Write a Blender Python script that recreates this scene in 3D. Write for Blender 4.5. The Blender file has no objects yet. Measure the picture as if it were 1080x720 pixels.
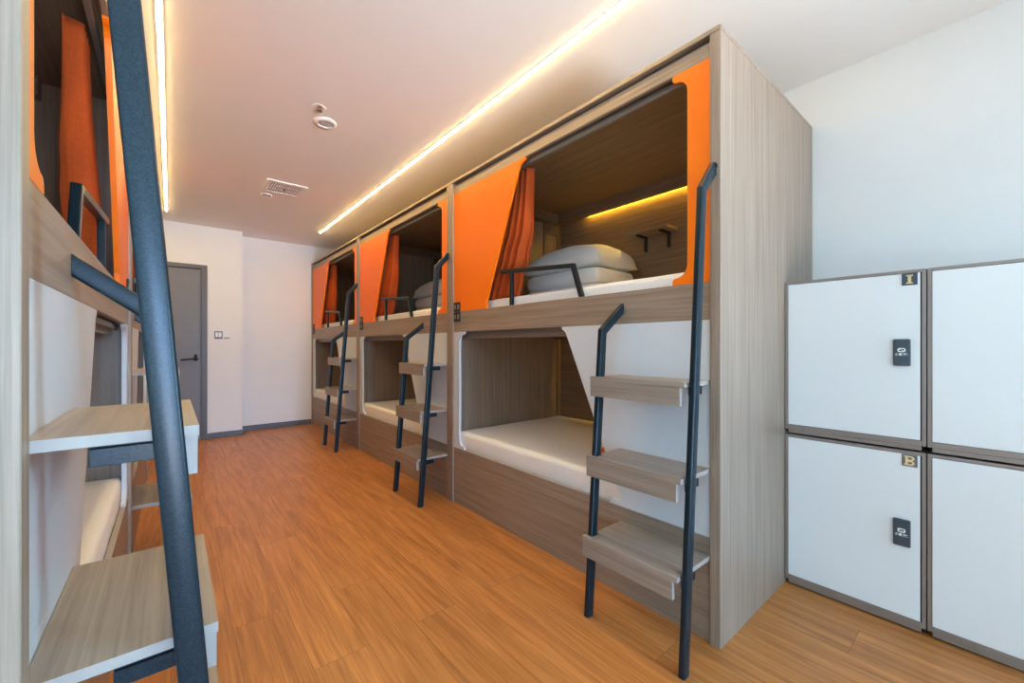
import bpy, bmesh, math, random
from mathutils import Vector, Matrix

random.seed(7)
SC = bpy.context.scene
COL = SC.collection
PI = math.pi

# ------------------------------------------------------------------ materials
def new_mat(name):
    m = bpy.data.materials.new(name)
    m.use_nodes = True
    nt = m.node_tree
    b = nt.nodes['Principled BSDF']
    return m, nt, b

def N(nt, kind, **kw):
    n = nt.nodes.new(kind)
    for k, v in kw.items():
        setattr(n, k, v)
    return n

def plain(name, col, rough=0.5, metal=0.0, spec=0.5, noise=0.04, nscale=30.0, bump=0.0, coat=0.0):
    m, nt, b = new_mat(name)
    tc = N(nt, 'ShaderNodeTexCoord')
    ns = N(nt, 'ShaderNodeTexNoise')
    ns.inputs['Scale'].default_value = nscale
    ns.inputs['Detail'].default_value = 4
    nt.links.new(tc.outputs['Object'], ns.inputs['Vector'])
    rp = N(nt, 'ShaderNodeValToRGB')
    rp.color_ramp.elements[0].position = 0.3
    rp.color_ramp.elements[1].position = 0.7
    rp.color_ramp.elements[0].color = tuple(c * (1 - noise) for c in col) + (1,)
    rp.color_ramp.elements[1].color = tuple(min(1, c * (1 + noise)) for c in col) + (1,)
    nt.links.new(ns.outputs['Fac'], rp.inputs['Fac'])
    nt.links.new(rp.outputs['Color'], b.inputs['Base Color'])
    b.inputs['Roughness'].default_value = rough
    b.inputs['Metallic'].default_value = metal
    b.inputs['Specular IOR Level'].default_value = spec
    b.inputs['Coat Weight'].default_value = coat
    if bump:
        bp = N(nt, 'ShaderNodeBump')
        bp.inputs['Strength'].default_value = bump
        bp.inputs['Distance'].default_value = 0.002
        nt.links.new(ns.outputs['Fac'], bp.inputs['Height'])
        nt.links.new(bp.outputs['Normal'], b.inputs['Normal'])
    return m

def wood(name, dark, light, axis, rough=0.40, spec=0.5):
    """laminate with grain running along axis ('X','Y' or 'Z')"""
    m, nt, b = new_mat(name)
    tc = N(nt, 'ShaderNodeTexCoord')
    oi = N(nt, 'ShaderNodeObjectInfo')
    add = N(nt, 'ShaderNodeVectorMath', operation='ADD')
    mul = N(nt, 'ShaderNodeMath', operation='MULTIPLY')
    mul.inputs[1].default_value = 7.0
    nt.links.new(oi.outputs['Random'], mul.inputs[0])
    nt.links.new(tc.outputs['Object'], add.inputs[0])
    nt.links.new(mul.outputs[0], add.inputs[1])
    facs = []
    for sc_l, sc_a, det in ((1.3, 38.0, 5), (2.5, 170.0, 3)):
        mp = N(nt, 'ShaderNodeMapping')
        s = [sc_a] * 3
        s['XYZ'.index(axis)] = sc_l
        mp.inputs['Scale'].default_value = s
        nt.links.new(add.outputs[0], mp.inputs['Vector'])
        ns = N(nt, 'ShaderNodeTexNoise')
        ns.inputs['Scale'].default_value = 1.0
        ns.inputs['Detail'].default_value = det
        ns.inputs['Roughness'].default_value = 0.6
        ns.inputs['Distortion'].default_value = 0.3
        nt.links.new(mp.outputs['Vector'], ns.inputs['Vector'])
        facs.append(ns)
    mx = N(nt, 'ShaderNodeMix', data_type='FLOAT')
    mx.inputs[0].default_value = 0.45
    nt.links.new(facs[0].outputs['Fac'], mx.inputs[2])
    nt.links.new(facs[1].outputs['Fac'], mx.inputs[3])
    rp = N(nt, 'ShaderNodeValToRGB')
    rp.color_ramp.elements[0].position = 0.34
    rp.color_ramp.elements[1].position = 0.66
    rp.color_ramp.elements[0].color = dark + (1,)
    rp.color_ramp.elements[1].color = light + (1,)
    nt.links.new(mx.outputs[0], rp.inputs['Fac'])
    nt.links.new(rp.outputs['Color'], b.inputs['Base Color'])
    b.inputs['Roughness'].default_value = rough
    b.inputs['Specular IOR Level'].default_value = spec
    bp = N(nt, 'ShaderNodeBump')
    bp.inputs['Strength'].default_value = 0.12
    bp.inputs['Distance'].default_value = 0.001
    nt.links.new(facs[1].outputs['Fac'], bp.inputs['Height'])
    nt.links.new(bp.outputs['Normal'], b.inputs['Normal'])
    return m

def floor_mat():
    m, nt, b = new_mat('oak_floor')
    tc = N(nt, 'ShaderNodeTexCoord')
    sep = N(nt, 'ShaderNodeSeparateXYZ')
    nt.links.new(tc.outputs['Object'], sep.inputs[0])
    cb = N(nt, 'ShaderNodeCombineXYZ')
    nt.links.new(sep.outputs['Y'], cb.inputs['X'])
    nt.links.new(sep.outputs['X'], cb.inputs['Y'])
    mp0 = N(nt, 'ShaderNodeMapping')
    mp0.inputs['Location'].default_value = (0.38, 0.0, 0)
    nt.links.new(cb.outputs[0], mp0.inputs['Vector'])
    br = N(nt, 'ShaderNodeTexBrick')
    br.offset = 0.37
    br.offset_frequency = 2
    br.inputs['Scale'].default_value = 1.0
    br.inputs['Brick Width'].default_value = 1.22
    br.inputs['Row Height'].default_value = 0.2
    br.inputs['Mortar Size'].default_value = 0.0012
    br.inputs['Mortar Smooth'].default_value = 0.3
    br.inputs['Color1'].default_value = (0.0, 0.0, 0.0, 1)
    br.inputs['Color2'].default_value = (1, 1, 1, 1)
    br.inputs['Mortar'].default_value = (0.5, 0.5, 0.5, 1)
    nt.links.new(mp0.outputs['Vector'], br.inputs['Vector'])
    # grain, shifted per plank
    off = N(nt, 'ShaderNodeVectorMath', operation='MULTIPLY')
    off.inputs[1].default_value = (5.3, 11.7, 3.1)
    nt.links.new(br.outputs['Color'], off.inputs[0])
    add = N(nt, 'ShaderNodeVectorMath', operation='ADD')
    nt.links.new(tc.outputs['Object'], add.inputs[0])
    nt.links.new(off.outputs[0], add.inputs[1])
    outs = []
    for s, det, dist in (((11.0, 0.8, 1), 5, 2.2), ((120.0, 3.0, 1), 4, 0.6)):
        mp = N(nt, 'ShaderNodeMapping')
        mp.inputs['Scale'].default_value = s
        nt.links.new(add.outputs[0], mp.inputs['Vector'])
        ns = N(nt, 'ShaderNodeTexNoise')
        ns.inputs['Scale'].default_value = 1.0
        ns.inputs['Detail'].default_value = det
        ns.inputs['Roughness'].default_value = 0.6
        ns.inputs['Distortion'].default_value = dist
        nt.links.new(mp.outputs['Vector'], ns.inputs['Vector'])
        outs.append(ns)
    mx = N(nt, 'ShaderNodeMix', data_type='FLOAT')
    mx.inputs[0].default_value = 0.42
    nt.links.new(outs[0].outputs['Fac'], mx.inputs[2])
    nt.links.new(outs[1].outputs['Fac'], mx.inputs[3])
    rp = N(nt, 'ShaderNodeValToRGB')
    e = rp.color_ramp.elements
    e[0].position, e[0].color = 0.34, FLOOR_D + (1,)
    e[1].position, e[1].color = 0.66, FLOOR_L + (1,)
    nt.links.new(mx.outputs[0], rp.inputs['Fac'])
    # per plank tone
    tone = N(nt, 'ShaderNodeMapRange')
    tone.inputs['To Min'].default_value = 0.92
    tone.inputs['To Max'].default_value = 1.06
    nt.links.new(br.outputs['Color'], tone.inputs['Value'])
    tm = N(nt, 'ShaderNodeVectorMath', operation='SCALE')
    nt.links.new(rp.outputs['Color'], tm.inputs[0])
    nt.links.new(tone.outputs[0], tm.inputs['Scale'])
    seam = N(nt, 'ShaderNodeMix', data_type='RGBA')
    nt.links.new(br.outputs['Fac'], seam.inputs[0])
    nt.links.new(tm.outputs[0], seam.inputs[6])
    seam.inputs[7].default_value = (0.24, 0.09, 0.03, 1)
    nt.links.new(seam.outputs[2], b.inputs['Base Color'])
    b.inputs['Roughness'].default_value = 0.36
    b.inputs['Specular IOR Level'].default_value = 0.45
    bp = N(nt, 'ShaderNodeBump')
    bp.inputs['Strength'].default_value = 0.08
    bp.inputs['Distance'].default_value = 0.001
    nt.links.new(outs[1].outputs['Fac'], bp.inputs['Height'])
    nt.links.new(bp.outputs['Normal'], b.inputs['Normal'])
    return m

def fabric(name, col, rough=0.9, wscale=420.0, fold=0.0, weave=0.15, sheen=0.15):
    m, nt, b = new_mat(name)
    tc = N(nt, 'ShaderNodeTexCoord')
    hs = []
    for s in ((1, 1, 0.12), (0.12, 0.12, 1)):
        mp = N(nt, 'ShaderNodeMapping')
        mp.inputs['Scale'].default_value = [wscale * q for q in s]
        nt.links.new(tc.outputs['Object'], mp.inputs['Vector'])
        ns = N(nt, 'ShaderNodeTexNoise')
        ns.inputs['Scale'].default_value = 1.0
        ns.inputs['Detail'].default_value = 2
        nt.links.new(mp.outputs['Vector'], ns.inputs['Vector'])
        hs.append(ns)
    ad = N(nt, 'ShaderNodeMath', operation='ADD')
    nt.links.new(hs[0].outputs['Fac'], ad.inputs[0])
    nt.links.new(hs[1].outputs['Fac'], ad.inputs[1])
    rp = N(nt, 'ShaderNodeMapRange')
    rp.inputs['From Min'].default_value = 0.6
    rp.inputs['From Max'].default_value = 1.4
    rp.inputs['To Min'].default_value = 1 - 1.2 * weave
    rp.inputs['To Max'].default_value = 1 + 0.8 * weave
    nt.links.new(ad.outputs[0], rp.inputs['Value'])
    vm = N(nt, 'ShaderNodeVectorMath', operation='SCALE')
    vm.inputs[0].default_value = col
    nt.links.new(rp.outputs[0], vm.inputs['Scale'])
    nt.links.new(vm.outputs[0], b.inputs['Base Color'])
    b.inputs['Roughness'].default_value = rough
    b.inputs['Specular IOR Level'].default_value = 0.2
    b.inputs['Sheen Weight'].default_value = sheen
    bp = N(nt, 'ShaderNodeBump')
    bp.inputs['Strength'].default_value = weave
    bp.inputs['Distance'].default_value = 0.001
    nt.links.new(ad.outputs[0], bp.inputs['Height'])
    if fold:
        n2 = N(nt, 'ShaderNodeTexNoise')
        n2.inputs['Scale'].default_value = 7.0
        n2.inputs['Detail'].default_value = 3
        n2.inputs['Distortion'].default_value = 0.8
        nt.links.new(tc.outputs['Object'], n2.inputs['Vector'])
        b2 = N(nt, 'ShaderNodeBump')
        b2.inputs['Strength'].default_value = fold
        b2.inputs['Distance'].default_value = 0.02
        nt.links.new(n2.outputs['Fac'], b2.inputs['Height'])
        nt.links.new(bp.outputs['Normal'], b2.inputs['Normal'])
        nt.links.new(b2.outputs['Normal'], b.inputs['Normal'])
    else:
        nt.links.new(bp.outputs['Normal'], b.inputs['Normal'])
    return m

def emit(name, col, strength):
    m, nt, b = new_mat(name)
    nt.nodes.remove(b)
    e = N(nt, 'ShaderNodeEmission')
    e.inputs['Color'].default_value = col + (1,)
    e.inputs['Strength'].default_value = strength
    nt.links.new(e.outputs[0], nt.nodes['Material Output'].inputs['Surface'])
    return m

def glass_mat():
    m, nt, b = new_mat('window_glass')
    nt.nodes.remove(b)
    tr = N(nt, 'ShaderNodeBsdfTransparent')
    gl = N(nt, 'ShaderNodeBsdfGlossy')
    gl.inputs['Roughness'].default_value = 0.02
    fr = N(nt, 'ShaderNodeFresnel')
    fr.inputs['IOR'].default_value = 1.35
    mx = N(nt, 'ShaderNodeMixShader')
    nt.links.new(fr.outputs[0], mx.inputs[0])
    nt.links.new(tr.outputs[0], mx.inputs[1])
    nt.links.new(gl.outputs[0], mx.inputs[2])
    nt.links.new(mx.outputs[0], nt.nodes['Material Output'].inputs['Surface'])
    return m

FLOOR_D = (0.31, 0.105, 0.024)
FLOOR_L = (0.64, 0.262, 0.075)
WD, WL = (0.215, 0.158, 0.115), (0.38, 0.292, 0.226)
M = {
    'wood_y': wood('grey_oak_horizontal', WD, WL, 'Y'),
    'wood_z': wood('grey_oak_vertical', WD, WL, 'Z'),
    'wood_x': wood('grey_oak_crosswise', WD, WL, 'X'),
    'wood_in': wood('brown_oak_interior', (0.155, 0.102, 0.068), (0.29, 0.202, 0.145), 'Y', rough=0.5),
    'wood_in_z': wood('brown_oak_interior_vertical', (0.155, 0.102, 0.068), (0.29, 0.202, 0.145), 'Z', rough=0.5),
    'tread': wood('pale_oak_tread', (0.215, 0.170, 0.138), (0.37, 0.310, 0.260), 'Y'),
    'edge': plain('pale_board_edge', (0.35, 0.315, 0.285), 0.5),
    'orange': plain('orange_laminate', (1.0, 0.20, 0.004), 0.4, spec=0.3, noise=0.01),
    'white_lam': plain('white_laminate', (0.65, 0.69, 0.735), 0.35, noise=0.01),
    'white_gloss': plain('white_gloss_door', (0.80, 0.82, 0.83), 0.22, noise=0.005, nscale=3),
    'taupe': plain('taupe_metal', (0.30, 0.25, 0.225), 0.4, metal=0.4, noise=0.02),
    'dark': plain('dark_plastic', (0.015, 0.015, 0.017), 0.5),
    'steel': plain('blue_black_steel', (0.0065, 0.018, 0.027), 0.28, metal=0.0, spec=0.32, noise=0.6, nscale=420, bump=0.04),
    'lock': plain('slate_lock', (0.045, 0.065, 0.085), 0.35, noise=0.02),
    'gold': plain('gold_letter', (0.85, 0.66, 0.36), 0.3, metal=0.6, noise=0.02),
    'mark': plain('white_print', (0.85, 0.87, 0.88), 0.5, noise=0.0),
    'wall': plain('white_wall_paint', (0.82, 0.815, 0.81), 0.85, noise=0.012, nscale=4, spec=0.2),
    'ceiling': plain('ceiling_paint', (0.90, 0.89, 0.88), 0.7, noise=0.01, nscale=3, spec=0.25),
    'door': plain('grey_door', (0.175, 0.165, 0.16), 0.45, noise=0.03),
    'door_frame': plain('dark_grey_frame', (0.10, 0.092, 0.088), 0.45, noise=0.03),
    'base': plain('blue_grey_baseboard', (0.10, 0.115, 0.14), 0.5, noise=0.03),
    'mattress': fabric('white_sheet', (0.83, 0.83, 0.84), 0.85, fold=0.10, weave=0.05),
    'pillow': fabric('white_pillowcase', (0.93, 0.93, 0.93), 0.85, fold=0.35, weave=0.05),
    'curtain': fabric('rust_curtain', (0.46, 0.078, 0.016), 0.9, wscale=300, sheen=0.0),
    'plastic': plain('white_plastic', (0.82, 0.82, 0.82), 0.4, noise=0.01),
    'lens': plain('frosted_lens', (0.62, 0.68, 0.75), 0.25, noise=0.01),
    'chrome': plain('chrome', (0.55, 0.53, 0.48), 0.2, metal=1.0, noise=0.1),
    'grey_plate': plain('grey_plate', (0.16, 0.155, 0.15), 0.4, noise=0.03),
    'alu': plain('dark_aluminium', (0.25, 0.24, 0.23), 0.4, metal=0.5),
    'led_off': plain('unlit_strip', (0.35, 0.30, 0.2), 0.4),
    'led': emit('warm_strip_glow', (1.0, 0.71, 0.27), 128.0),
    'led_in': emit('yellow_strip_glow', (1.0, 0.58, 0.045), 85.0),
    'glass': glass_mat(),
    'paving': plain('outside_paving', (0.35, 0.35, 0.34), 0.9, noise=0.1),
}
M['floor'] = floor_mat()

# ------------------------------------------------------------------ mesh helpers
def obj(name, bm, mat, parent=None, smooth=False, recalc=True):
    if recalc:
        bmesh.ops.recalc_face_normals(bm, faces=bm.faces)
    me = bpy.data.meshes.new(name)
    bm.to_mesh(me)
    bm.free()
    mats = mat if isinstance(mat, (list, tuple)) else [mat]
    for m in mats:
        me.materials.append(M[m] if isinstance(m, str) else m)
    if smooth:
        for p in me.polygons:
            p.use_smooth = True
        if smooth == 'auto':
            me.set_sharp_from_angle(angle=math.radians(35))
    o = bpy.data.objects.new(name, me)
    COL.objects.link(o)
    if parent is not None:
        o.parent = parent
    return o

def tag(o, label=None, cat=None, group=None, kind=None):
    if label: o['label'] = label
    if cat: o['category'] = cat
    if group: o['group'] = group
    if kind: o['kind'] = kind
    return o

def thing(name, label, cat, loc=(0, 0, 0), group=None):
    o = bpy.data.objects.new(name, None)
    o.empty_display_size = 0.1
    COL.objects.link(o)
    o.location = loc
    return tag(o, label, cat, group)

def copy_tree(o, parent=None):
    c = o.copy()
    COL.objects.link(c)
    if parent is not None:
        c.parent = parent
    for ch in list(o.children):
        copy_tree(ch, c)
    return c

def box(bm, x0, x1, y0, y1, z0, z1, bev=0.0, seg=1, mi=0):
    x0, x1 = min(x0, x1), max(x0, x1)
    y0, y1 = min(y0, y1), max(y0, y1)
    z0, z1 = min(z0, z1), max(z0, z1)
    r = bmesh.ops.create_cube(bm, size=1.0)
    vs = r['verts']
    for v in vs:
        v.co = Vector(((x0 + x1) / 2 + v.co.x * (x1 - x0), (y0 + y1) / 2 + v.co.y * (y1 - y0), (z0 + z1) / 2 + v.co.z * (z1 - z0)))
    fs = set(f for v in vs for f in v.link_faces)
    for f in fs:
        f.material_index = mi
    if bev > 0:
        es = list(set(e for v in vs for e in v.link_edges))
        bmesh.ops.bevel(bm, geom=es, offset=bev, segments=seg, profile=0.5, affect='EDGES')
    return bm

def prism(bm, pts, d0, d1, s=1):
    """pts in (y,z); extruded from d0 to d1 along x (times s)"""
    a = [bm.verts.new((s * d0, y, z)) for y, z in pts]
    b = [bm.verts.new((s * d1, y, z)) for y, z in pts]
    bm.faces.new(a)
    bm.faces.new(list(reversed(b)))
    n = len(pts)
    for i in range(n):
        j = (i + 1) % n
        bm.faces.new((a[i], b[i], b[j], a[j]))
    return bm

def sweep(bm, pts, nrm, hw, hn, bev=0.004, end_x=None):
    """rectangular tube along a planar polyline; nrm = plane normal; hw half width in plane, hn half width along nrm"""
    pts = [Vector(p) for p in pts]
    nrm = Vector(nrm).normalized()
    rings = []
    for i, p in enumerate(pts):
        t0 = (p - pts[i - 1]).normalized() if i > 0 else None
        t1 = (pts[i + 1] - p).normalized() if i < len(pts) - 1 else None
        t = ((t0 or t1) + (t1 or t0)).normalized()
        side = nrm.cross(t).normalized()
        k = 1.0
        if t0 and t1:
            k = 1.0 / max(0.35, side.dot(nrm.cross(t1).normalized()))
        ring = []
        for a, b in ((-1, -1), (1, -1), (1, 1), (-1, 1)):
            ring.append(bm.verts.new(p + side * (a * hw * k) + nrm * (b * hn)))
        rings.append(ring)
    if end_x is not None:      # cut the last end flush with a plane x = end_x
        t = (pts[-1] - pts[-2]).normalized()
        for v in rings[-1]:
            v.co += t * ((end_x - v.co.x) / t.x)
    longi = []
    for r0, r1 in zip(rings, rings[1:]):
        for i in range(4):
            j = (i + 1) % 4
            bm.faces.new((r0[i], r0[j], r1[j], r1[i]))
    bm.faces.new(rings[0])
    bm.faces.new(rings[-1])
    bm.edges.ensure_lookup_table()
    allv = [v for r in rings for v in r]
    for r0, r1 in zip(rings, rings[1:]):
        for i in range(4):
            e = bm.edges.get((r0[i], r1[i]))
            if e: longi.append(e)
    if bev:
        bmesh.ops.bevel(bm, geom=longi, offset=bev, segments=3, profile=0.5, affect='EDGES')
    return bm

def cyl(bm, c, r, h, axis='Z', seg=24, r2=None):
    rot = {'Z': Matrix.Identity(4), 'X': Matrix.Rotation(PI / 2, 4, 'Y'), 'Y': Matrix.Rotation(-PI / 2, 4, 'X')}[axis]
    bmesh.ops.create_cone(bm, cap_ends=True, segments=seg, radius1=r, radius2=r if r2 is None else r2, depth=h,
                          matrix=Matrix.Translation(c) @ rot)
    return bm

def lathe(bm, prof, c, seg=32):
    """prof: list of (r,z) ; around Z at c"""
    rings = []
    for r, z in prof:
        rings.append([bm.verts.new((c[0] + r * math.cos(2 * PI * i / seg), c[1] + r * math.sin(2 * PI * i / seg), c[2] + z)) for i in range(seg)])
    for a, b in zip(rings, rings[1:]):
        for i in range(seg):
            j = (i + 1) % seg
            bm.faces.new((a[i], a[j], b[j], b[i]))
    bm.faces.new(rings[0]); bm.faces.new(rings[-1])
    return bm

def arc(cy, cz, r, a0, a1, n=6):
    return [(cy + r * math.cos(math.radians(a0 + (a1 - a0) * i / n)), cz + r * math.sin(math.radians(a0 + (a1 - a0) * i / n))) for i in range(n + 1)]

def text_bm(body, size, depth=0.0004, bold=0.0):
    cu = bpy.data.curves.new('text', 'FONT')
    cu.body = body
    cu.size = size
    cu.extrude = depth
    cu.offset = bold
    cu.align_x = 'CENTER'
    cu.align_y = 'CENTER'
    cu.resolution_u = 3
    t = bpy.data.objects.new('text', cu)
    COL.objects.link(t)
    dg = bpy.context.evaluated_depsgraph_get()
    me = bpy.data.meshes.new_from_object(t.evaluated_get(dg))
    bm = bmesh.new()
    bm.from_mesh(me)
    bpy.data.meshes.remove(me)
    bpy.data.objects.remove(t)
    bpy.data.curves.remove(cu)
    return bm

# ------------------------------------------------------------------ layout constants
XR, XL = 1.640, -0.155          # bunk front planes
YR, YL = 0.708, 0.845           # near ends of the two rows
PITCH = 2.012
DEP = 1.18
XWR, XWL = XR + DEP + 0.008, XL - DEP - 0.008
YFAR, YENT, XJ = 6.756, 6.485, 0.728
YB = -4.2
ZC = 2.697
WT = 0.12

# ------------------------------------------------------------------ setting
def struct(name, bm, mat, parent=None, smooth=False):
    o = obj(name, bm, mat, parent, smooth)
    if parent is None:
        o['kind'] = 'structure'
    return o

bm = bmesh.new(); box(bm, XWL - WT, XWR + WT, YB - WT, YFAR + WT, -0.08, 0.0); struct('floor', bm, 'floor')
bm = bmesh.new(); box(bm, XWL - WT, XWR + WT, YB - WT, YFAR + WT, ZC, ZC + 0.1); struct('ceiling', bm, 'ceiling')
RY0, RY1 = -3.6, -1.5           # added window in the right wall, unseen behind the viewer
RZ0, RZ1 = 0.85, 2.40
bm = bmesh.new()
box(bm, XWR, XWR + WT, YB - WT, RY0, 0, ZC)
box(bm, XWR, XWR + WT, RY1, YFAR + WT, 0, ZC)
box(bm, XWR, XWR + WT, RY0, RY1, 0, RZ0)
box(bm, XWR, XWR + WT, RY0, RY1, RZ1, ZC)
struct('wall_right', bm, 'wall')
bm = bmesh.new(); box(bm, XWL - WT, XWL, YB - WT, YFAR + WT, 0, ZC); struct('wall_left', bm, 'wall')
bm = bmesh.new(); box(bm, XJ, XWR, YFAR, YFAR + WT, 0, ZC); struct('wall_far', bm, 'wall')
# entry wall with the door opening
DX0, DX1, DZ = -0.575, 0.352, 2.20
bm = bmesh.new()
box(bm, XWL, DX0, YENT, YFAR + WT, 0, ZC)
box(bm, DX1, XJ, YENT, YFAR + WT, 0, ZC)
box(bm, DX0, DX1, YENT, YFAR + WT, DZ, ZC)
struct('wall_entry', bm, 'wall')
# back wall with a wide added window, unseen behind the camera
WX0, WX1, WZ0, WZ1 = -0.9, 2.1, 0.08, 2.5
bm = bmesh.new()
box(bm, XWL, WX0, YB - WT, YB, 0, ZC)
box(bm, WX1, XWR, YB - WT, YB, 0, ZC)
box(bm, WX0, WX1, YB - WT, YB, 0, WZ0)
box(bm, WX0, WX1, YB - WT, YB, WZ1, ZC)
struct('wall_back', bm, 'wall')

# unseen windows behind the viewer, added to supply the daylight
def window(name, cx, cy, z0, z1, wid, rz):
    """local x along the wall, local -y towards outdoors"""
    w = bpy.data.objects.new(name, None); COL.objects.link(w); w['kind'] = 'structure'
    w.location = (cx, cy, 0); w.rotation_euler = (0, 0, rz)
    fw = 0.05
    x0, x1 = -wid / 2, wid / 2
    bm = bmesh.new()
    for x in (x0, -fw / 2, x1 - fw):
        box(bm, x, x + fw, -0.09, -0.03, z0, z1, 0.004)
    for z in (z0, z1 - fw):
        box(bm, x0 + fw, x1 - fw, -0.088, -0.032, z, z + fw, 0.004)
    obj('window_frame', bm, 'plastic', w)
    bm = bmesh.new()
    for a, b in ((x0 + fw, -fw / 2), (fw / 2, x1 - fw)):
        box(bm, a, b, -0.062, -0.058, z0 + fw, z1 - fw)
    obj('pane', bm, 'glass', w)
    bm = bmesh.new(); box(bm, x0 - 0.03, x1 + 0.03, -0.03, 0.06, z0 - 0.03, z0, 0.004); obj('window_sill', bm, 'plastic', w)
window('window_1', (WX0 + WX1) / 2, YB, WZ0, WZ1, WX1 - WX0, 0)
window('window_2', XWR, (RY0 + RY1) / 2, RZ0, RZ1, RY1 - RY0, PI / 2)

# door
d = bpy.data.objects.new('door_1', None); COL.objects.link(d); d['kind'] = 'structure'
d.location = (DX0, YENT, 0)
W = DX1 - DX0
bm = bmesh.new()
jw = 0.062
box(bm, 0.0, jw, -0.022, 0.10, 0, DZ, 0.003)
box(bm, W - jw, W, -0.022, 0.10, 0, DZ, 0.003)
box(bm, jw, W - jw, -0.022, 0.10, DZ - 0.05, DZ, 0.003)
obj('door_frame', bm, 'door_frame', d)
bm = bmesh.new(); box(bm, jw + 0.003, W - jw - 0.003, 0.012, 0.055, 0.008, DZ - 0.053, 0.002); obj('door_leaf', bm, 'door', d)
h = None
bm = bmesh.new()
hx = W - jw - 0.055
cyl(bm, (hx, 0.008, 1.02), 0.026, 0.010, 'Y', 28)
cyl(bm, (hx, -0.018, 1.02), 0.010, 0.055, 'Y', 16)
sweep(bm, [(hx + 0.012, -0.045, 1.02), (hx - 0.06, -0.045, 1.018), (hx - 0.145, -0.043, 1.008)], (0, 1, 0), 0.010, 0.007, 0.003)
cyl(bm, (hx, 0.008, 1.06), 0.016, 0.012, 'Y', 20)
tag(obj('door_handle', bm, 'dark', d, True), 'black lever handle on the grey door')

# baseboards
bm = bmesh.new(); box(bm, XJ + 0.012, XR - 0.0, YFAR - 0.012, YFAR, 0, 0.072, 0.003); struct('baseboard_far', bm, 'base')
bm = bmesh.new()
box(bm, DX1 + 0.002, XJ + 0.012, YENT - 0.012, YENT, 0, 0.072, 0.003)
box(bm, XJ, XJ + 0.012, YENT, YFAR - 0.012, 0, 0.072, 0.003)
struct('baseboard_entry', bm, 'base')

# ground outside the window (lets daylight bounce in)
bm = bmesh.new(); box(bm, -8, 12, YB - 9, YB - WT, -0.3, -0.1); box(bm, XWR + WT, 12, YB - WT, 2, -0.3, -0.1); tag(struct('ground_outside', bm, 'paving'))

# ------------------------------------------------------------------ ceiling things
def led_strip(x, y0, y1, label):
    t = thing('ceiling_light_strip', label, 'strip light', (x, y0, ZC), 'linear lights in the ceiling')
    L = y1 - y0
    bm = bmesh.new()
    box(bm, -0.014, 0.014, -0.006, L + 0.006, -0.003, 0.0)
    obj('profile', bm, 'plastic', t)
    bm = bmesh.new()
    prof = [(-0.0082, -0.003)] + [(0.0082 * math.cos(a), -0.0032 - 0.0042 * math.sin(a)) for a in [PI - PI * i / 8 for i in range(9)]] + [(0.0082, -0.003)]
    r0 = [bm.verts.new((x_, 0, z_)) for x_, z_ in prof]; r1 = [bm.verts.new((x_, L, z_)) for x_, z_ in prof]
    for i in range(len(prof)):
        j = (i + 1) % len(prof)
        bm.faces.new((r0[i], r0[j], r1[j], r1[i]))
    bm.faces.new(r0); bm.faces.new(r1)
    obj('diffuser', bm, 'led', t)
led_strip(1.535, 0.85, 5.86, 'long warm light strip running along the ceiling in front of the row of three bunks')
led_strip(-0.042, 1.6, 6.0, 'warm light strip on the ceiling leading towards the grey door')

t = thing('ceiling_downlight', 'round white recessed downlight in the ceiling beside the small metal sprinkler', 'ceiling light', (0.805, 2.95, ZC))
bm = bmesh.new()
lathe(bm, [(0.045, 0.0), (0.046, -0.012), (0.052, -0.018), (0.066, -0.012), (0.072, -0.002), (0.072, 0.0)], (0, 0, 0), 40)
obj('trim_ring', bm, 'plastic', t, True)
bm = bmesh.new(); lathe(bm, [(0.0455, -0.0005), (0.0455, -0.006), (0.025, -0.009), (0.004, -0.0095)], (0, 0, 0), 32); obj('lens', bm, 'lens', t, True)

t = thing('sprinkler', 'small metal fire sprinkler in the ceiling just past the round downlight', 'sprinkler', (0.725, 2.79, ZC))
bm = bmesh.new(); lathe(bm, [(0.012, 0.0), (0.014, -0.004), (0.038, -0.003), (0.041, 0.0)], (0, 0, 0), 28); obj('escutcheon', bm, 'plastic', t, True)
bm = bmesh.new(); cyl(bm, (0, 0, -0.008), 0.010, 0.008, 'Z', 16)
for sx in (-1, 1):
    sweep(bm, [(sx * 0.009, 0, -0.011), (sx * 0.013, 0, -0.016), (0, 0, -0.022)], (0, 1, 0), 0.002, 0.003, 0)
obj('body', bm, 'chrome', t, True)
bm = bmesh.new()
cyl(bm, (0, 0, -0.0235), 0.014, 0.002, 'Z', 20)
for i in range(8):
    a = i * PI / 4
    box(bm, 0.016 * math.cos(a) - 0.003, 0.016 * math.cos(a) + 0.003, 0.016 * math.sin(a) - 0.003, 0.016 * math.sin(a) + 0.003, -0.0245, -0.0225)
obj('deflector', bm, 'chrome', t)

t = thing('ceiling_vent', 'square white ventilation grille in the ceiling towards the far wall', 'vent', (0.835, 4.43, ZC))
bm = bmesh.new()
a_, b_ = 0.17, 0.135
for sx in (-1, 1):
    box(bm, sx * b_, sx * a_, -a_, a_, -0.014, 0.0, 0.003)
    box(bm, -b_, b_, sx * b_, sx * a_, -0.014, 0.0, 0.003)
obj('frame', bm, 'plastic', t)
bm = bmesh.new()
for i in range(14):
    x = -b_ + 0.009 + i * (2 * b_ - 0.018) / 13
    box(bm, x - 0.006, x + 0.006, -b_, b_, -0.010, -0.005)
for y in (-0.045, 0.045):
    box(bm, -b_, b_, y - 0.003, y + 0.003, -0.012, -0.0098)
obj('grille', bm, 'plastic', t)
bm = bmesh.new(); box(bm, -b_, b_, -b_, b_, -0.003, 0.0); obj('backing', bm, 'grey_plate', t)
bm = bmesh.new(); box(bm, -0.006, 0.006, -0.02, 0.02, -0.022, -0.012, 0.002); obj('catch', bm, 'dark', t)

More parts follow.
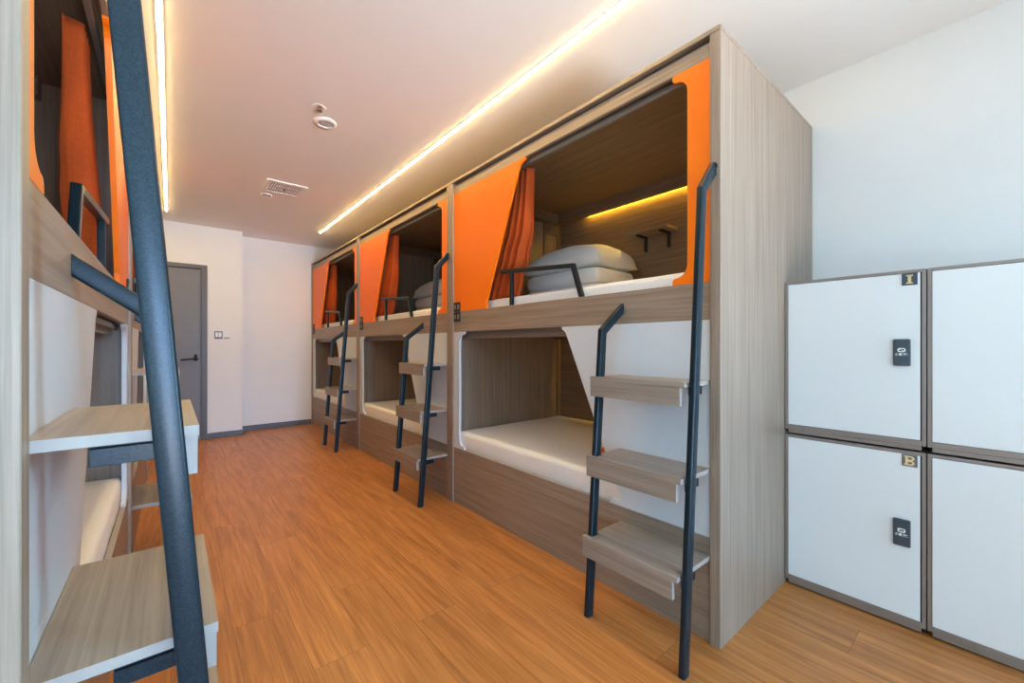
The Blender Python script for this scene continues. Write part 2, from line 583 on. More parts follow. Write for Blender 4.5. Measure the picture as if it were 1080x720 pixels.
t = thing('ceiling_sensor', 'tiny ceiling sensor with a dark slot next to the ventilation grille', 'sensor', (0.735, 4.74, ZC))
bm = bmesh.new(); lathe(bm, [(0.05, 0), (0.05, -0.008), (0.035, -0.02), (0.005, -0.023)], (0, 0, 0), 28); obj('housing', bm, 'plastic', t, True)
bm = bmesh.new(); box(bm, -0.034, 0.034, -0.045, -0.02, -0.019, -0.010, 0.002); obj('slot', bm, 'dark', t)

# ------------------------------------------------------------------ wall switches
def wall_switch(x, z, mat, label, n):
    t = thing('wall_switch', label, 'switch', (x, YENT, z), 'switch plates by the door')
    bm = bmesh.new(); box(bm, -0.043, 0.043, -0.010, 0, -0.048, 0.048, 0.004, 2); obj('plate', bm, mat, t)
    for i in range(n):
        wv = 0.068 / n
        x0 = -0.034 + i * wv
        bm = bmesh.new(); box(bm, x0 + 0.002, x0 + wv - 0.002, -0.0135, -0.009, -0.026, 0.034, 0.002)
        obj('rocker', bm, 'grey_plate' if mat == 'plastic' and i == 9 else 'plastic', t)
    if mat == 'plastic':
        bm = bmesh.new(); box(bm, -0.03, 0.03, -0.0125, -0.009, -0.043, -0.031, 0.001); obj('label_strip', bm, 'grey_plate', t)
wall_switch(0.468, 1.322, 'grey_plate', 'dark grey switch plate with white rockers on the wall, nearer the door', 2)
wall_switch(0.556, 1.322, 'plastic', 'white switch plate beside the dark grey one, farther from the door', 2)

# ------------------------------------------------------------------ bunks
TP = 0.042                      # end panel thickness
Y1 = PITCH - TP
FD0, FD1 = 0.012, 0.030         # fascia depth range

def bb(s, d0, d1, y0, y1, z0, z1, bev=0.0015, bm=None, mi=0):
    bm = bm or bmesh.new()
    return box(bm, s * d0, s * d1, y0, y1, z0, z1, bev, 1, mi)

def make_bunk(s, label, loc):
    t = thing('bunk_bed', label, 'bunk bed', loc, 'capsule bunk beds')
    obj('end_panel', bb(s, 0, DEP, 0, TP, 0, 2.412), 'wood_z', t)
    obj('end_panel', bb(s, 0, DEP, Y1, PITCH, 0, 2.412), 'wood_z', t)
    obj('top_panel', bb(s, -0.002, DEP, 0, PITCH, 2.412, 2.432), 'wood_y', t)
    obj('back_panel', bb(s, DEP - 0.018, DEP - 0.001, TP, Y1, 0.02, 2.41), 'wood_in', t)
    obj('base_board', bb(s, FD0, FD1, TP, Y1, 0, 0.412), 'wood_y', t)
    obj('middle_board', bb(s, FD0, FD1, TP, Y1, 1.285, 1.438), 'wood_y', t)
    obj('top_rail', bb(s, FD0, FD1, TP, Y1, 2.330, 2.392), 'wood_y', t)
    obj('top_filler', bb(s, 0.055, 0.072, TP, Y1, 2.335, 2.412), 'wood_in', t)
    obj('lower_deck', bb(s, FD1, DEP - 0.018, TP, Y1, 0.380, 0.400), 'wood_in', t)
    obj('upper_deck', bb(s, FD1, DEP - 0.018, TP, Y1, 1.300, 1.330), 'wood_in', t)
    obj('lower_pelmet', bb(s, 0.07, 0.088, TP, Y1, 1.235, 1.300), 'wood_y', t)
    obj('upper_ceiling', bb(s, 0.072, DEP - 0.018, TP, Y1, 2.380, 2.400), 'wood_in', t)
    # pale edging along the base board
    obj('edging', bb(s, FD0 - 0.001, FD1, TP, Y1, 0.412, 0.417, 0), 'edge', t)
    # beam round the upper ceiling, back and far end
    bm = bb(s, DEP - 0.105, DEP - 0.075, TP, Y1, 2.285, 2.380)
    bb(s, 0.30, DEP - 0.105, Y1 - 0.07, Y1, 2.295, 2.380, bm=bm)
    obj('ceiling_beam', bm, 'wood_in', t)
    bm = bb(s, DEP - 0.06, DEP - 0.018, Y1 - 0.02, Y1, 1.33, 2.295)
    bb(s, DEP - 0.19, DEP - 0.06, Y1 - 0.02, Y1, 2.20, 2.295, bm=bm)
    bb(s, DEP - 0.23, DEP - 0.19, Y1 - 0.02, Y1, 1.33, 2.295, bm=bm)
    obj('wall_stile', bm, 'wood_in_z', t)
    bm = bb(s, DEP - 0.06, DEP - 0.018, Y1 - 0.02, Y1, 0.40, 1.30)
    obj('wall_stile', bm, 'wood_in_z', t)
    # light strips under the beam and under the upper deck
    obj('lower_valance', bb(s, DEP - 0.090, DEP - 0.070, TP, Y1, 1.240, 1.300), 'wood_in', t)
    obj('light_strip', bb(s, DEP - 0.036, DEP - 0.028, 0.08, Y1 - 0.35, 2.318, 2.328, 0), 'led_in', t)
    obj('light_strip', bb(s, DEP - 0.069, DEP - 0.061, 0.08, Y1 - 0.35, 1.285, 1.298, 0), 'led_in', t)
    # orange fascias round the upper opening
    flare = [(Y1, 1.438), (Y1, 2.330), (1.160, 2.330), (1.160, 2.318), (1.172, 2.312), (1.190, 2.308), (1.205, 2.300), (1.218, 2.286), (1.228, 2.268),
             (1.552, 1.500), (1.556, 1.488), (1.556, 1.470), (1.553, 1.455), (1.553, 1.438)]
    obj('orange_fascia', prism(bmesh.new(), flare, FD0, FD1, s), 'orange', t)
    r = 0.055
    near = [(TP, 1.438), (TP, 2.330), (0.205, 2.330), (0.205, 2.312)]
    near += [(0.200, 2.303), (0.194, 2.300)] + arc(0.139 + r, 2.300 - r, r, 90, 180, 6)
    near += arc(0.139 + r, 1.466 + r, r, 180, 270, 6) + [(0.200, 1.463), (0.205, 1.454), (0.205, 1.438)]
    obj('orange_fascia', prism(bmesh.new(), near, FD0, FD1, s), 'orange', t)
    # white fascias round the lower opening
    big = [(TP, 0.417), (TP, 1.285), (0.852, 1.285), (0.852, 1.272), (0.842, 1.266), (0.834, 1.262), (0.826, 1.254), (0.818, 1.240),
           (0.490, 0.500), (0.478, 0.480), (0.462, 0.470), (0.462, 0.450), (0.472, 0.444), (0.520, 0.440), (0.535, 0.417)]
    obj('white_fascia', prism(bmesh.new(), big, FD0, FD1, s), 'white_lam', t)
    r = 0.05
    far = [(Y1, 0.417), (Y1, 1.285), (1.832, 1.285), (1.832, 1.272), (1.842, 1.268)]
    far += arc(1.897 - r, 1.266 - r, r, 90, 0, 6) + arc(1.897 - r, 0.437 + r, r, 0, -90, 6) + [(1.838, 0.435), (1.832, 0.430), (1.832, 0.417)]
    obj('white_fascia', prism(bmesh.new(), far, FD0, FD1, s), 'white_lam', t)
    # curtain tracks
    obj('curtain_track', bb(s, 0.050, 0.068, TP, Y1, 2.302, 2.330), 'alu', t)
    obj('curtain_track', bb(s, 0.048, 0.064, TP, Y1, 1.262, 1.285), 'alu', t)
    # little wall shelf on two black brackets
    bm = bmesh.new()
    pts = [(0.80, 1.02), (0.815, 1.005), (1.115, 1.005), (1.13, 1.02), (1.13, DEP - 0.018), (0.80, DEP - 0.018)]
    a = [bm.verts.new((s * d_, y_, 2.012)) for y_, d_ in pts]
    b = [bm.verts.new((s * d_, y_, 2.034)) for y_, d_ in pts]
    bm.faces.new(a); bm.faces.new(b)
    for i in range(len(pts)):
        j = (i + 1) % len(pts)
        bm.faces.new((a[i], a[j], b[j], b[i]))
    sh = obj('wall_shelf', bm, 'wood_y', t)
    for y in (0.865, 1.055):
        bm = bmesh.new()
        sweep(bm, [(s * (DEP - 0.024), y, 1.90), (s * (DEP - 0.024), y, 2.006), (s * (DEP - 0.14), y, 2.006)], (0, 1, 0), 0.005, 0.012, 0)
        obj('bracket', bm, 'dark', sh)
    # guard rail: one bent bar and one upright
    gd = 0.046 * s
    bm = bmesh.new()
    sweep(bm, [(gd, 1.43, 1.672), (gd, 0.800, 1.618), (gd, 0.724, 1.40)], (1, 0, 0), 0.0125, 0.0125, 0.003)
    g = obj('guard_rail', bm, 'steel', t)
    bm = bmesh.new()
    sweep(bm, [(gd, 1.324, 1.40), (gd, 1.324, 1.652)], (1, 0, 0), 0.0115, 0.0115, 0.003)
    obj('upright', bm, 'steel', g)
    # two switch plates beside the far post, one above the other
    for z in (1.472, 1.398):
        bm = bb(s, 0.004, FD0, Y1 - 0.092, Y1 - 0.006, z - 0.036, z + 0.036, 0.003)
        p = tag(obj('switch_plate', bm, 'dark', t), 'black switch plate with pale touch marks')
        for yy, hw, hh in ((-0.022, 0.012, 0.017), (0.020, 0.009, 0.015)):
            bm = box(bmesh.new(), s * 0.0032, s * 0.0041, Y1 - 0.049 + yy - hw, Y1 - 0.049 + yy + hw, z - hh, z + hh)
            obj('touch_mark', bm, 'taupe', p)
    return t

bunk_r = make_bunk(1, 'grey oak capsule bunk with yellow light inside, its tall end panel beside the white lockers', (XR, YR, 0))
bunks = [bunk_r]
for i, lab in ((1, 'grey oak capsule bunk in the middle of the row of three, unlit inside'),
               (2, 'grey oak capsule bunk standing against the far white wall')):
    c = copy_tree(bunk_r)
    c.location = (XR, YR + i * PITCH, 0)
    c['label'] = lab
    bunks.append(c)
for c in bunks[1:]:
    for ch in c.children:
        if ch.name.startswith('light_strip'):
            ch.material_slots[0].link = 'OBJECT'
            ch.material_slots[0].material = M['led_off']
bunk_l = make_bunk(-1, 'grey oak capsule bunk at the picture edge, opposite the three-bunk row and nearest the viewer', (XL, YL, 0))
c = copy_tree(bunk_l)
c.location = (XL, YL + PITCH, 0)
c['label'] = 'capsule bunk mostly hidden behind the nearest ladder, next to the grey door'
for b_ in (bunk_l, c):
    for ch in b_.children:
        if ch.name.startswith('light_strip'):
            ch.material_slots[0].link = 'OBJECT'
            ch.material_slots[0].material = M['led_off']

# ------------------------------------------------------------------ ladders
FOOT, BEND = (-0.232, 0.0), (-0.095, 1.770)
def rail_d(z):
    return FOOT[0] + (BEND[0] - FOOT[0]) * z / BEND[1]

def make_ladder(s, label, loc):
    t = thing('bunk_ladder', label, 'ladder', loc, 'ladders of the bunk beds')
    yn, yf = 0.028, 0.462
    bm = bmesh.new()
    sweep(bm, [(s * FOOT[0], yn, 0), (s * BEND[0], yn, BEND[1]), (s * -0.012, yn, 1.866)], (0, 1, 0), 0.020, 0.0125, 0.0062, end_x=s * -0.0105)
    ra = obj('rail', bm, 'steel', t, 'auto')
    bm = bmesh.new()
    cyl(bm, (s * -0.006, 0.022, 1.885), 0.012, 0.012, 'X', 18)
    box(bm, s * -0.010, s * -0.0005, 0.014, 0.041, 1.845, 1.872, 0.002)
    obj('mounting_bolt', bm, 'steel', ra)
    zb = 1.245
    bm = bmesh.new()
    sweep(bm, [(s * FOOT[0], yf, 0), (s * rail_d(zb), yf, zb), (s * 0.0, yf, 1.348)], (0, 1, 0), 0.020, 0.0125, 0.0062, end_x=s * 0.0115)
    obj('rail', bm, 'steel', t, 'auto')
    for z in (0.346, 0.693, 1.044):
        df = rail_d(z) - 0.021
        bm = bmesh.new()
        # tread, notched round the far rail
        pts = [(0.011, 0.046), (0.011, 0.447), (rail_d(z) + 0.022, 0.447), (rail_d(z) + 0.022, 0.478), (df - 0.006, 0.478), (df - 0.006, 0.046)]
        pts = [(0.011, 0.046), (0.011, 0.470), (df + 0.052, 0.470), (df + 0.052, 0.447), (df - 0.0, 0.447), (df - 0.0, 0.486), (df - 0.020, 0.486), (df - 0.020, 0.046)]
        a = [bm.verts.new((s * d_, y_, z - 0.018)) for d_, y_ in pts]
        b = [bm.verts.new((s * d_, y_, z)) for d_, y_ in pts]
        bm.faces.new(a); bm.faces.new(b)
        for i in range(len(pts)):
            j = (i + 1) % len(pts)
            f = bm.faces.new((a[i], a[j], b[j], b[i]))
            f.material_index = 1 if i in (len(pts) - 1, 1) else 0
        st = obj('step', bm, ['tread', 'edge'], t)
        bm = bb(s, df - 0.019, df - 0.001, 0.064, 0.486, z - 0.088, z - 0.0183, 0.001)
        for f in bm.faces:
            if abs(f.normal.y) > 0.9:
                f.material_index = 1
        obj('front_board', bm, ['tread', 'edge'], st)
        for yb, in ((0.044,), (0.440,)):
            bm = bmesh.new()
            dr = rail_d(z - 0.03)
            box(bm, s * (dr - 0.008), s * (dr + 0.095), yb, yb + 0.004, z - 0.049, z - 0.0185, 0.001)
            box(bm, s * (dr + 0.012), s * (dr + 0.095), yb, yb + (0.024 if yb < 0.2 else -0.020), z - 0.0222, z - 0.0184)
            cyl(bm, (s * (dr + 0.002), yb - 0.001, z - 0.033), 0.005, 0.004, 'Y', 12)
            obj('bracket', bm, 'steel', st)
    return t

lad_r = make_ladder(1, 'black steel ladder with three oak treads on the bunk beside the white lockers', (XR, YR, 0))
for i, lab in ((1, 'black steel ladder with oak treads on the middle bunk of the row of three'),
               (2, 'small-looking black ladder on the bunk against the far wall')):
    c = copy_tree(lad_r); c.location = (XR, YR + i * PITCH, 0); c['label'] = lab
lad_l = make_ladder(-1, 'large blue-black ladder close to the viewer, on the bunk at the picture edge', (XL, YL, 0))
c = copy_tree(lad_l); c.location = (XL, YL + PITCH, 0)
c['label'] = 'ladder glimpsed behind the large near ladder, in front of the grey door'

# ------------------------------------------------------------------ bedding
def soft_box(bm, x0, x1, y0, y1, z0, z1, r=0.03, seg=4, jitter=0.0):
    box(bm, x0, x1, y0, y1, z0, z1, r, seg)
    return bm

def mattress(s, z0, z1, d0, name_label, loc, group):
    bm = bmesh.new()
    nx, ny = 14, 34
    y0, y1 = TP + 0.006, Y1 - 0.006
    x0, x1 = d0, DEP - 0.024
    rnd = random.Random(3)
    # closed soft slab: superelliptic edges, gentle ripples on top and front
    def prof(u):           # 0..1 -> rounding factor near the rims
        k = min(u, 1 - u)
        return k
    rings = []
    segs = 5
    R = 0.028
    H = z1 - z0
    loops = []
    def loop(inset, z, rip):
        pts = []
        n_long, n_short = 40, 20
        xa, xb, ya, yb = x0 + inset, x1 - inset, y0 + inset, y1 - inset
        seq = [(xa + (xb - xa) * i / n_short, ya) for i in range(n_short)]
        seq += [(xb, ya + (yb - ya) * i / n_long) for i in range(n_long)]
        seq += [(xb - (xb - xa) * i / n_short, yb) for i in range(n_short)]
        seq += [(xa, yb - (yb - ya) * i / n_long) for i in range(n_long)]
        for x, y in seq:
            wv = rip * (math.sin(y * 17.0 + 1.3) + 0.6 * math.sin(y * 41 + x * 9))
            pts.append(bm.verts.new((s * (x + (wv if x < x0 + 0.2 else 0)), y, z + rip * 0.8 * math.sin(y * 13 + x * 11))))
        return pts
    loops.append(loop(0.010, z0, 0))
    loops.append(loop(0.002, z0 + 0.012, 0.0006))
    for k in range(1, 3):
        loops.append(loop(0.0, z0 + 0.012 + (H - R - 0.012) * k / 2, 0.0012))
    for k in range(1, segs + 1):
        a = PI / 2 * k / segs
        loops.append(loop(R * (1 - math.cos(a)), z1 - R + R * math.sin(a), 0.0012))
    loops.append(loop(0.10, z1 + 0.004, 0.001))
    loops.append(loop(0.30, z1 + 0.006, 0.0008))
    for a, b in zip(loops, loops[1:]):
        n = len(a)
        for i in range(n):
            j = (i + 1) % n
            bm.faces.new((a[i], a[j], b[j], b[i]))
    bm.faces.new(loops[0]); bm.faces.new(loops[-1])
    o = obj('mattress', bm, 'mattress', None, True)
    o.location = loc
    return tag(o, name_label, 'mattress', group)

def pillow_mesh(s, cx, cy, cz, lx, ly, T, flat=0.35, seed=0):
    """puffy pillow with pinched corners, flat on its underside"""
    bm = bmesh.new()
    n = 22
    rnd = random.Random(seed)
    ph = [rnd.uniform(0, 6) for _ in range(4)]
    top, bot = {}, {}
    for i in range(n + 1):
        for j in range(n + 1):
            u, v = -1 + 2 * i / n, -1 + 2 * j / n
            k = max(0.0, (1 - u * u) * (1 - v * v))
            pin = 1 - 0.07 * (1 - abs(u) ** 2) * abs(v) ** 3
            pin2 = 1 - 0.06 * (1 - abs(v) ** 2) * abs(u) ** 3
            x = cx + lx / 2 * u * pin2
            y = cy + ly / 2 * v * pin
            th = T * (k ** 0.27)
            rip = 0.006 * (math.sin(7 * u + 3 * v + ph[0]) * math.sin(5 * v - 2 * u + ph[1])) * min(1, k * 3)
            sag = 0.10 * T * (1 - k ** 0.6)
            zt = cz + sag + th + rip
            zb = cz + sag
            top[i, j] = bm.verts.new((s * x, y, zt))
            if 0 < i < n and 0 < j < n:
                bot[i, j] = bm.verts.new((s * x, y, zb - 0.0008))
            else:
                bot[i, j] = top[i, j]
    for i in range(n):
        for j in range(n):
            bm.faces.new((top[i, j], top[i + 1, j], top[i + 1, j + 1], top[i, j + 1]))
            q = [bot[i, j], bot[i, j + 1], bot[i + 1, j + 1], bot[i + 1, j]]
            if len(set(q)) == 4:
                try: bm.faces.new(q)
                except ValueError: pass
    return bm

def quilt_mesh(s, cx, cy, z0, lx, ly, h):
    """folded quilt: a stack of three soft layers joined at the fold"""
    bm = bmesh.new()
    n = 26
    for k in range(2):
        za = z0 + h * k / 2
        hh = h / 2
        T = hh
        prev = None
        rings = []
        m = 40
        for ring in range(9):
            a = -PI / 2 + PI * ring / 8
            ins = 0.035 * (1 - max(0.0, math.cos(a)) ** 0.6)
            z = za + hh / 2 + hh / 2 * math.sin(a)
            vs = []
            for i in range(m):
                th = 2 * PI * i / m
                c_, s_ = math.cos(th), math.sin(th)
                ex = 0.22
                x = (lx / 2 - ins) * (abs(c_) ** ex) * (1 if c_ >= 0 else -1)
                y = (ly / 2 - ins) * (abs(s_) ** ex) * (1 if s_ >= 0 else -1)
                w_ = 0.004 * math.sin(5 * th + 2 * k)
                vs.append(bm.verts.new((s * (cx + x + w_), cy + y + w_, z)))
            rings.append(vs)
        for a, b in zip(rings, rings[1:]):
            for i in range(m):
                j = (i + 1) % m
                bm.faces.new((a[i], a[j], b[j], b[i]))
        bm.faces.new(rings[0]); bm.faces.new(rings[-1])
    return bm

rows = [(1, XR, YR, 0), (1, XR, YR + PITCH, 1), (1, XR, YR + 2 * PITCH, 2), (-1, XL, YL, 3), (-1, XL, YL + PITCH, 4)]
where = ['the bunk beside the lockers', 'the middle bunk of the three-bunk row', 'the bunk by the far wall', 'the near bunk at the picture edge', 'the bunk next to the grey door']

def curtain_bm(s, zs, yr, wd, d0, amp, n, phase=0.0):
    """pleated hanging cloth. zs rows; yr / wd piecewise (z->first edge y, width)"""
    bm = bmesh.new()
    m = 72
    rows_ = []
    for z in zs:
        a, wdt = yr(z), wd(z)
        row = []
        for i in range(m + 1):
            t_ = i / m
            ph = 2 * PI * n * t_ + phase + 0.5 * math.sin(3 * z + 4 * t_)
            dd = d0 + amp * math.sin(ph) * (0.8 + 0.2 * math.sin(5 * z))
            yy = a + wdt * t_ + 0.25 * wdt / n * math.cos(ph) * 0.35
            row.append(bm.verts.new((s * dd, yy, z)))
        rows_.append(row)
    for a, b in zip(rows_, rows_[1:]):
        for i in range(m):
            bm.faces.new((a[i], a[i + 1], b[i + 1], b[i]))
    return bm

def lerp_tab(tab):
    def f(z):
        if z <= tab[0][0]: return tab[0][1]
        for (z0, v0), (z1, v1) in zip(tab, tab[1:]):
            if z <= z1:
                k = (z - z0) / (z1 - z0)
                k = k * k * (3 - 2 * k) if len(tab) > 2 else k
                return v0 + (v1 - v0) * k
        return tab[-1][1]
    return f

UZ = [1.502 + (2.306 - 1.502) * i / 28 for i in range(29)]
LZ = [0.545 + (1.262 - 0.545) * i / 24 for i in range(25)]
up_r = lerp_tab([(1.50, 1.345), (1.60, 1.315), (1.76, 1.245), (1.92, 1.203), (2.31, 1.195)])
up_w = lerp_tab([(1.50, 0.34), (1.76, 0.30), (2.31, 0.17)])
lo_r = lerp_tab([(0.54, 0.16), (0.70, 0.10), (1.27, 0.07)])
lo_w = lerp_tab([(0.54, 0.445), (0.64, 0.505), (0.69, 0.49), (0.80, 0.36), (1.27, 0.40)])

src = {}
for s, x, y, i in rows:
    wlab = where[i]
    for key, z0, z1, d0 in (('lower', 0.401, 0.535, 0.031), ('upper', 1.331, 1.502, 0.060)):
        lab = 'white mattress on the %s berth of %s' % (key, wlab)
        k = (key, s)
        if k in src:
            o = src[k].copy(); COL.objects.link(o); o.location = (x, y, 0); o['label'] = lab
        else:
            src[k] = mattress(s, z0, z1, d0, lab, (x, y, 0), 'white mattresses in the bunks')
    k = ('pillow', s)
    lab = 'puffy white pillow lying on folded quilt in %s' % wlab
    if k in src:
        o = src[k].copy(); COL.objects.link(o)
    else:
        o = src[k] = obj('pillow', pillow_mesh(s, 0, 0, 0, 0.50, 0.79, 0.215, seed=5), 'pillow', None, True)
    o.location = (x + s * 0.835, y + 1.455, 1.735)
    tag(o, lab, 'pillow', 'white pillows on the upper berths')
    k = ('quilt', s)
    lab = 'folded white quilt under the pillow in %s' % wlab
    if k in src:
        o = src[k].copy(); COL.objects.link(o)
    else:
        o = src[k] = obj('folded_quilt', quilt_mesh(s, 0, 0, 0, 0.50, 0.74, 0.226), 'pillow', None, True)
    o.location = (x + s * 0.835, y + 1.455, 1.508)
    tag(o, lab, 'quilt', 'folded quilts on the upper berths')
    for key in ('upper', 'lower'):
        k = ('curtain', key, s)
        if key == 'upper':
            lab = 'rust orange curtain bunched behind the orange panel of %s' % wlab
        else:
            lab = 'rust curtain behind the white lower panel of %s' % wlab
        if k in src:
            o = src[k].copy(); COL.objects.link(o)
        else:
            if key == 'upper':
                bm = curtain_bm(s, UZ, up_r, up_w, 0.104, 0.042, 4.0, 0.6)
            else:
                bm = curtain_bm(s, LZ, lo_r, lo_w, 0.062, 0.022, 6.0, 0.3)
            o = src[k] = obj('curtain', bm, 'curtain', None, True)
            md = o.modifiers.new('cloth', 'SOLIDIFY'); md.thickness = 0.003
        o.location = (x, y, 0)
        tag(o, lab, 'curtain', 'rust curtains of the bunks')

# ------------------------------------------------------------------ lockers
LX = 2.360
LDEP = XWR - LX - 0.004
LW = 0.498
def to_front(bm, x, y, z, s=1.0):
    """text laid in XY -> on a locker door: reading direction towards -Y, facing -X"""
    mt = Matrix(((0, 0, -1, x), (-1, 0, 0, y), (0, 1, 0, z), (0, 0, 0, 1)))
    bmesh.ops.transform(bm, matrix=mt, verts=bm.verts)
    return bm

def make_locker(label, loc, H):
    """origin: front lower corner on the low-Y side; local y 0..LW, x 0..LDEP"""
    t = thing('locker', label, 'locker', loc, 'white door lockers stacked two high')
    f = 0.012
    z0 = 0.026
    bm = bmesh.new()
    box(bm, 0.0, LDEP, 0, f, z0, H, 0.001)
    box(bm, 0.0, LDEP, LW - f, LW, z0, H, 0.001)
    box(bm, 0.0, LDEP, f, LW - f, H - f, H, 0.001)
    box(bm, 0.0, LDEP, f, LW - f, z0, z0 + 0.022, 0.001)
    box(bm, LDEP - 0.012, LDEP, f, LW - f, z0 + 0.022, H - f)
    obj('carcass', bm, 'taupe', t)
    bm = bmesh.new(); box(bm, 0.002, LDEP - 0.02, 0.014, LW - 0.014, 0.008, z0 - 0.0005, 0.001)
    obj('plinth', bm, 'taupe', t)
    bm = bmesh.new()
    for xx in (0.06, LDEP - 0.08):
        for yy in (0.06, LW - 0.06):
            cyl(bm, (xx, yy, 0.004), 0.018, 0.008, 'Z', 16)
    obj('feet', bm, 'dark', t)
    bm = bmesh.new(); box(bm, 0.006, 0.020, f + 0.0005, LW - f - 0.0005, z0 + 0.0225, H - f - 0.0005)
    obj('reveal', bm, 'dark', t)
    bm = bmesh.new(); box(bm, 0.0, 0.0058, f + 0.005, LW - f - 0.002, z0 + 0.024, H - f - 0.002, 0.001)
    dr = obj('door', bm, 'white_gloss', t)
    zl = H - 0.343 if H > 0.6 else H - 0.3
    bm = bmesh.new(); box(bm, -0.014, 0.0, 0.044, 0.098, zl - 0.056, zl + 0.056, 0.005, 2)
    lk = obj('lock', bm, 'lock', dr)
    # emblem: a rounded hexagonal ring with a slanted bar, and a short line of characters
    bm = bmesh.new()
    outer, inner = [], []
    nseg = 36
    for i in range(nseg):
        a = 2 * PI * i / nseg
        rr = 1.0 / (abs(math.cos(a)) ** 3.2 + abs(math.sin(a)) ** 3.2) ** (1 / 3.2)
        outer.append((0.0125 * rr * math.cos(a), 0.0088 * rr * math.sin(a)))
        inner.append((0.0085 * rr * math.cos(a), 0.0052 * rr * math.sin(a)))
    vo = [bm.verts.new((a, b, 0)) for a, b in outer]; vi = [bm.verts.new((a, b, 0)) for a, b in inner]
    vo2 = [bm.verts.new((a, b, 0.0005)) for a, b in outer]; vi2 = [bm.verts.new((a, b, 0.0005)) for a, b in inner]
    for i in range(nseg):
        j = (i + 1) % nseg
        bm.faces.new((vo[i], vo[j], vi[j], vi[i])); bm.faces.new((vo2[i], vo2[j], vi2[j], vi2[i]))
        bm.faces.new((vo[i], vo[j], vo2[j], vo2[i])); bm.faces.new((vi[i], vi[j], vi2[j], vi2[i]))
    sweep(bm, [(-0.0075, 0.0022, 0.00025), (-0.002, 0.0016, 0.00025), (0.002, -0.0016, 0.00025), (0.0075, -0.0022, 0.00025)], (0, 0, 1), 0.0011, 0.00025, 0)
    to_front(bm, -0.0141, 0.071, zl + 0.010)
    obj('emblem', bm, 'mark', lk)
    bm = text_bm('\u5c0f\u661f', 0.0115, 0.0003, 0.0003)
    bmesh.ops.translate(bm, vec=(-0.009, 0, 0), verts=bm.verts)
    b2 = text_bm('\u667a\u80fd', 0.0066, 0.0003, 0.0002)
    bmesh.ops.translate(b2, vec=(0.0115, 0.002, 0), verts=b2.verts)
    me_ = bpy.data.meshes.new('tmp'); b2.to_mesh(me_); b2.free(); bm.from_mesh(me_); bpy.data.meshes.remove(me_)
    box(bm, 0.005, 0.020, -0.0042, -0.0034, 0, 0.0005)
    to_front(bm, -0.0143, 0.071, zl - 0.0085)
    obj('lettering', bm, 'mark', lk)
    return t, dr

def number_plate(door, H, txt, dark):
    yc, zc = 0.048, H - 0.039
    bm = bmesh.new(); box(bm, -0.0025, 0.0, yc - 0.024, yc + 0.024, zc - 0.0245, zc + 0.0245, 0.0008)
    p = obj('number_plate', bm, 'lock' if dark else 'grey_plate', door)
    bm = bmesh.new()
    if txt == 'I':
        box(bm, -0.005, 0.005, -0.016, 0.016, 0, 0.001)
        box(bm, -0.010, 0.010, 0.013, 0.018, 0, 0.001)
        box(bm, -0.010, 0.010, -0.018, -0.013, 0, 0.001)
    else:
        # bold serif B
        for sgn in (1, -1):
            cy_ = 0.0095 * sgn
            pts_o = [(-0.006, cy_ + 0.0095)] + [(0.004 + 0.011 * math.cos(a), cy_ + 0.0095 * math.sin(a)) for a in [PI / 2 - PI * i / 10 for i in range(11)]] + [(-0.006, cy_ - 0.0095)]
            pts_i = [(-0.006, cy_ + 0.0045)] + [(0.003 + 0.0055 * math.cos(a), cy_ + 0.0045 * math.sin(a)) for a in [PI / 2 - PI * i / 10 for i in range(11)]] + [(-0.006, cy_ - 0.0045)]
            A = [[bm.verts.new((q[0], q[1], zz)) for q in pp] for zz in (0, 0.001) for pp in (pts_o, pts_i)]
            for k in range(len(pts_o) - 1):
                bm.faces.new((A[2][k], A[2][k + 1], A[3][k + 1], A[3][k]))
                bm.faces.new((A[0][k], A[0][k + 1], A[2][k + 1], A[2][k]))
                bm.faces.new((A[1][k], A[1][k + 1], A[3][k + 1], A[3][k]))
        box(bm, -0.013, -0.005, -0.019, 0.019, 0, 0.0011)
        box(bm, -0.018, -0.004, 0.0145, 0.019, 0, 0.0012)
        box(bm, -0.018, -0.004, -0.019, -0.0145, 0, 0.0012)
    to_front(bm, -0.0026, yc, zc)
    obj('letter', bm, 'gold', p)

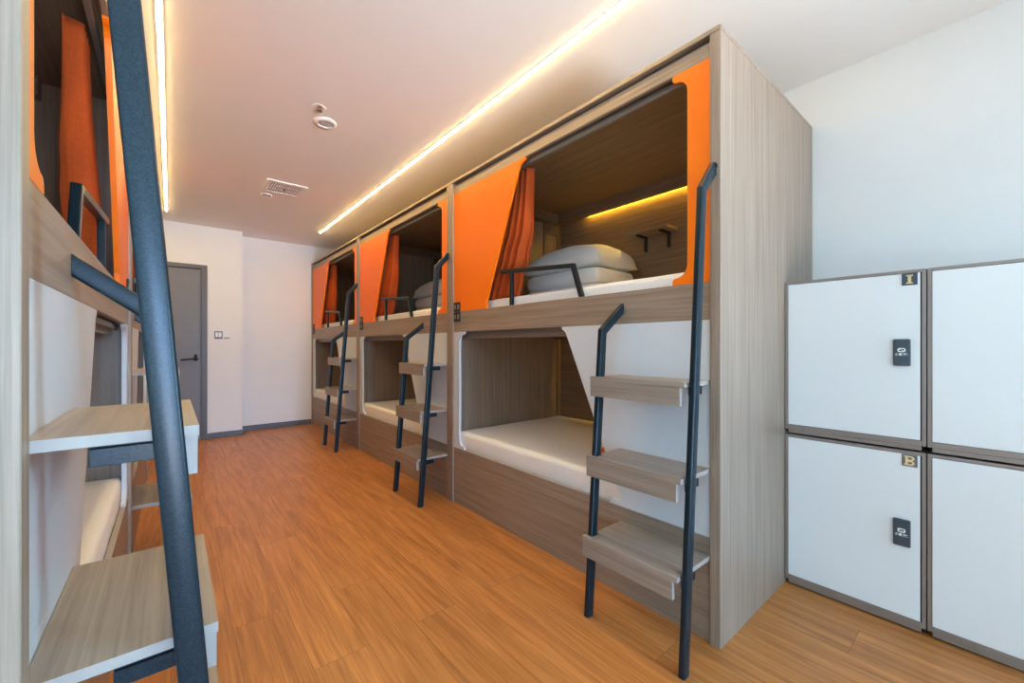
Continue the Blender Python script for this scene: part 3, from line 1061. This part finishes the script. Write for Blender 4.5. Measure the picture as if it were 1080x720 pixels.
HL, HU = 0.735, 0.738
ya = 0.706 - LW
t1, dr = make_locker('lower white locker with gold letter B plate, next to the bunk end panel', (LX, ya, 0.008 - 0.008), 0.743)
number_plate(dr, 0.743, 'B', False)
t2, dr = make_locker('upper white locker with gold letter I plate, stacked next to the bunk end panel', (LX, ya, 0.7435), 1.496 - 0.7435)
number_plate(dr, 1.496 - 0.7435, 'I', True)
yb_ = ya - LW - 0.004
for src_, lab in ((t1, 'lower white locker cut off by the picture edge, standing on the floor'), (t2, 'upper white locker cut off by the picture edge')):
    c = copy_tree(src_)
    c.location.y = yb_
    c['label'] = lab
    for ch in list(c.children):
        for g in list(ch.children):
            if g.name.startswith('number_plate'):
                for q in list(g.children):
                    bpy.data.objects.remove(q)
                bpy.data.objects.remove(g)

# ------------------------------------------------------------------ light
def area(name, loc, rot, sx, sy, power, col):
    l = bpy.data.lights.new(name, 'AREA')
    l.shape = 'RECTANGLE'
    l.size, l.size_y = sx, sy
    l.energy = power
    l.color = col
    o = bpy.data.objects.new(name, l)
    COL.objects.link(o)
    o.location = loc
    o.rotation_euler = rot
    return o
area('window_daylight', (0.7, YB - 0.5, 1.25), (PI / 2 - math.radians(7), 0, 0), 1.8, 2.2, 26, (0.35, 0.6, 1.0)).data.spread = math.radians(40)  # lamp outside the added back window, narrow beam aimed down the room
area('side_window_daylight', (XWR + 0.45, (RY0 + RY1) / 2, (RZ0 + RZ1) / 2 + 0.1), (PI / 2, 0, PI / 2), 2.3, 1.8, 750, (0.40, 0.76, 1.0))  # lamp outside the added side window
area('ceiling_fill_lamp', (1.0, YB - 1.2, 0.05), (PI / 2 + math.radians(22), 0, 0), 2.0, 1.2, 60, (0.88, 0.94, 1.0)).data.spread = math.radians(38)  # added fill lamp, aimed up through the back window to brighten the ceiling

wd = bpy.data.worlds.new('sky')
SC.world = wd
wd.use_nodes = True
bg = wd.node_tree.nodes['Background']
bg.inputs['Color'].default_value = (0.62, 0.78, 1.0, 1)
bg.inputs['Strength'].default_value = 1.0

# ------------------------------------------------------------------ camera
cam = bpy.data.cameras.new('camera')
cam.sensor_width = 36.0
cam.lens = 432.8 / 1080 * 36.0
cam.shift_y = 4.77 / 1080
cam.clip_start = 0.02
co = bpy.data.objects.new('camera', cam)
COL.objects.link(co)
co.location = (0, 0, 1.18)
co.rotation_euler = (PI / 2, 0, -math.radians(39.7108))
SC.camera = co

vs = SC.view_settings
vs.view_transform = 'Standard'
vs.look = 'None'
vs.exposure = 0.0
vs.gamma = 1.0
vs.use_curve_mapping = False
SC.cycles.use_denoising = True
SC.cycles.max_bounces = 10
SC.cycles.diffuse_bounces = 6
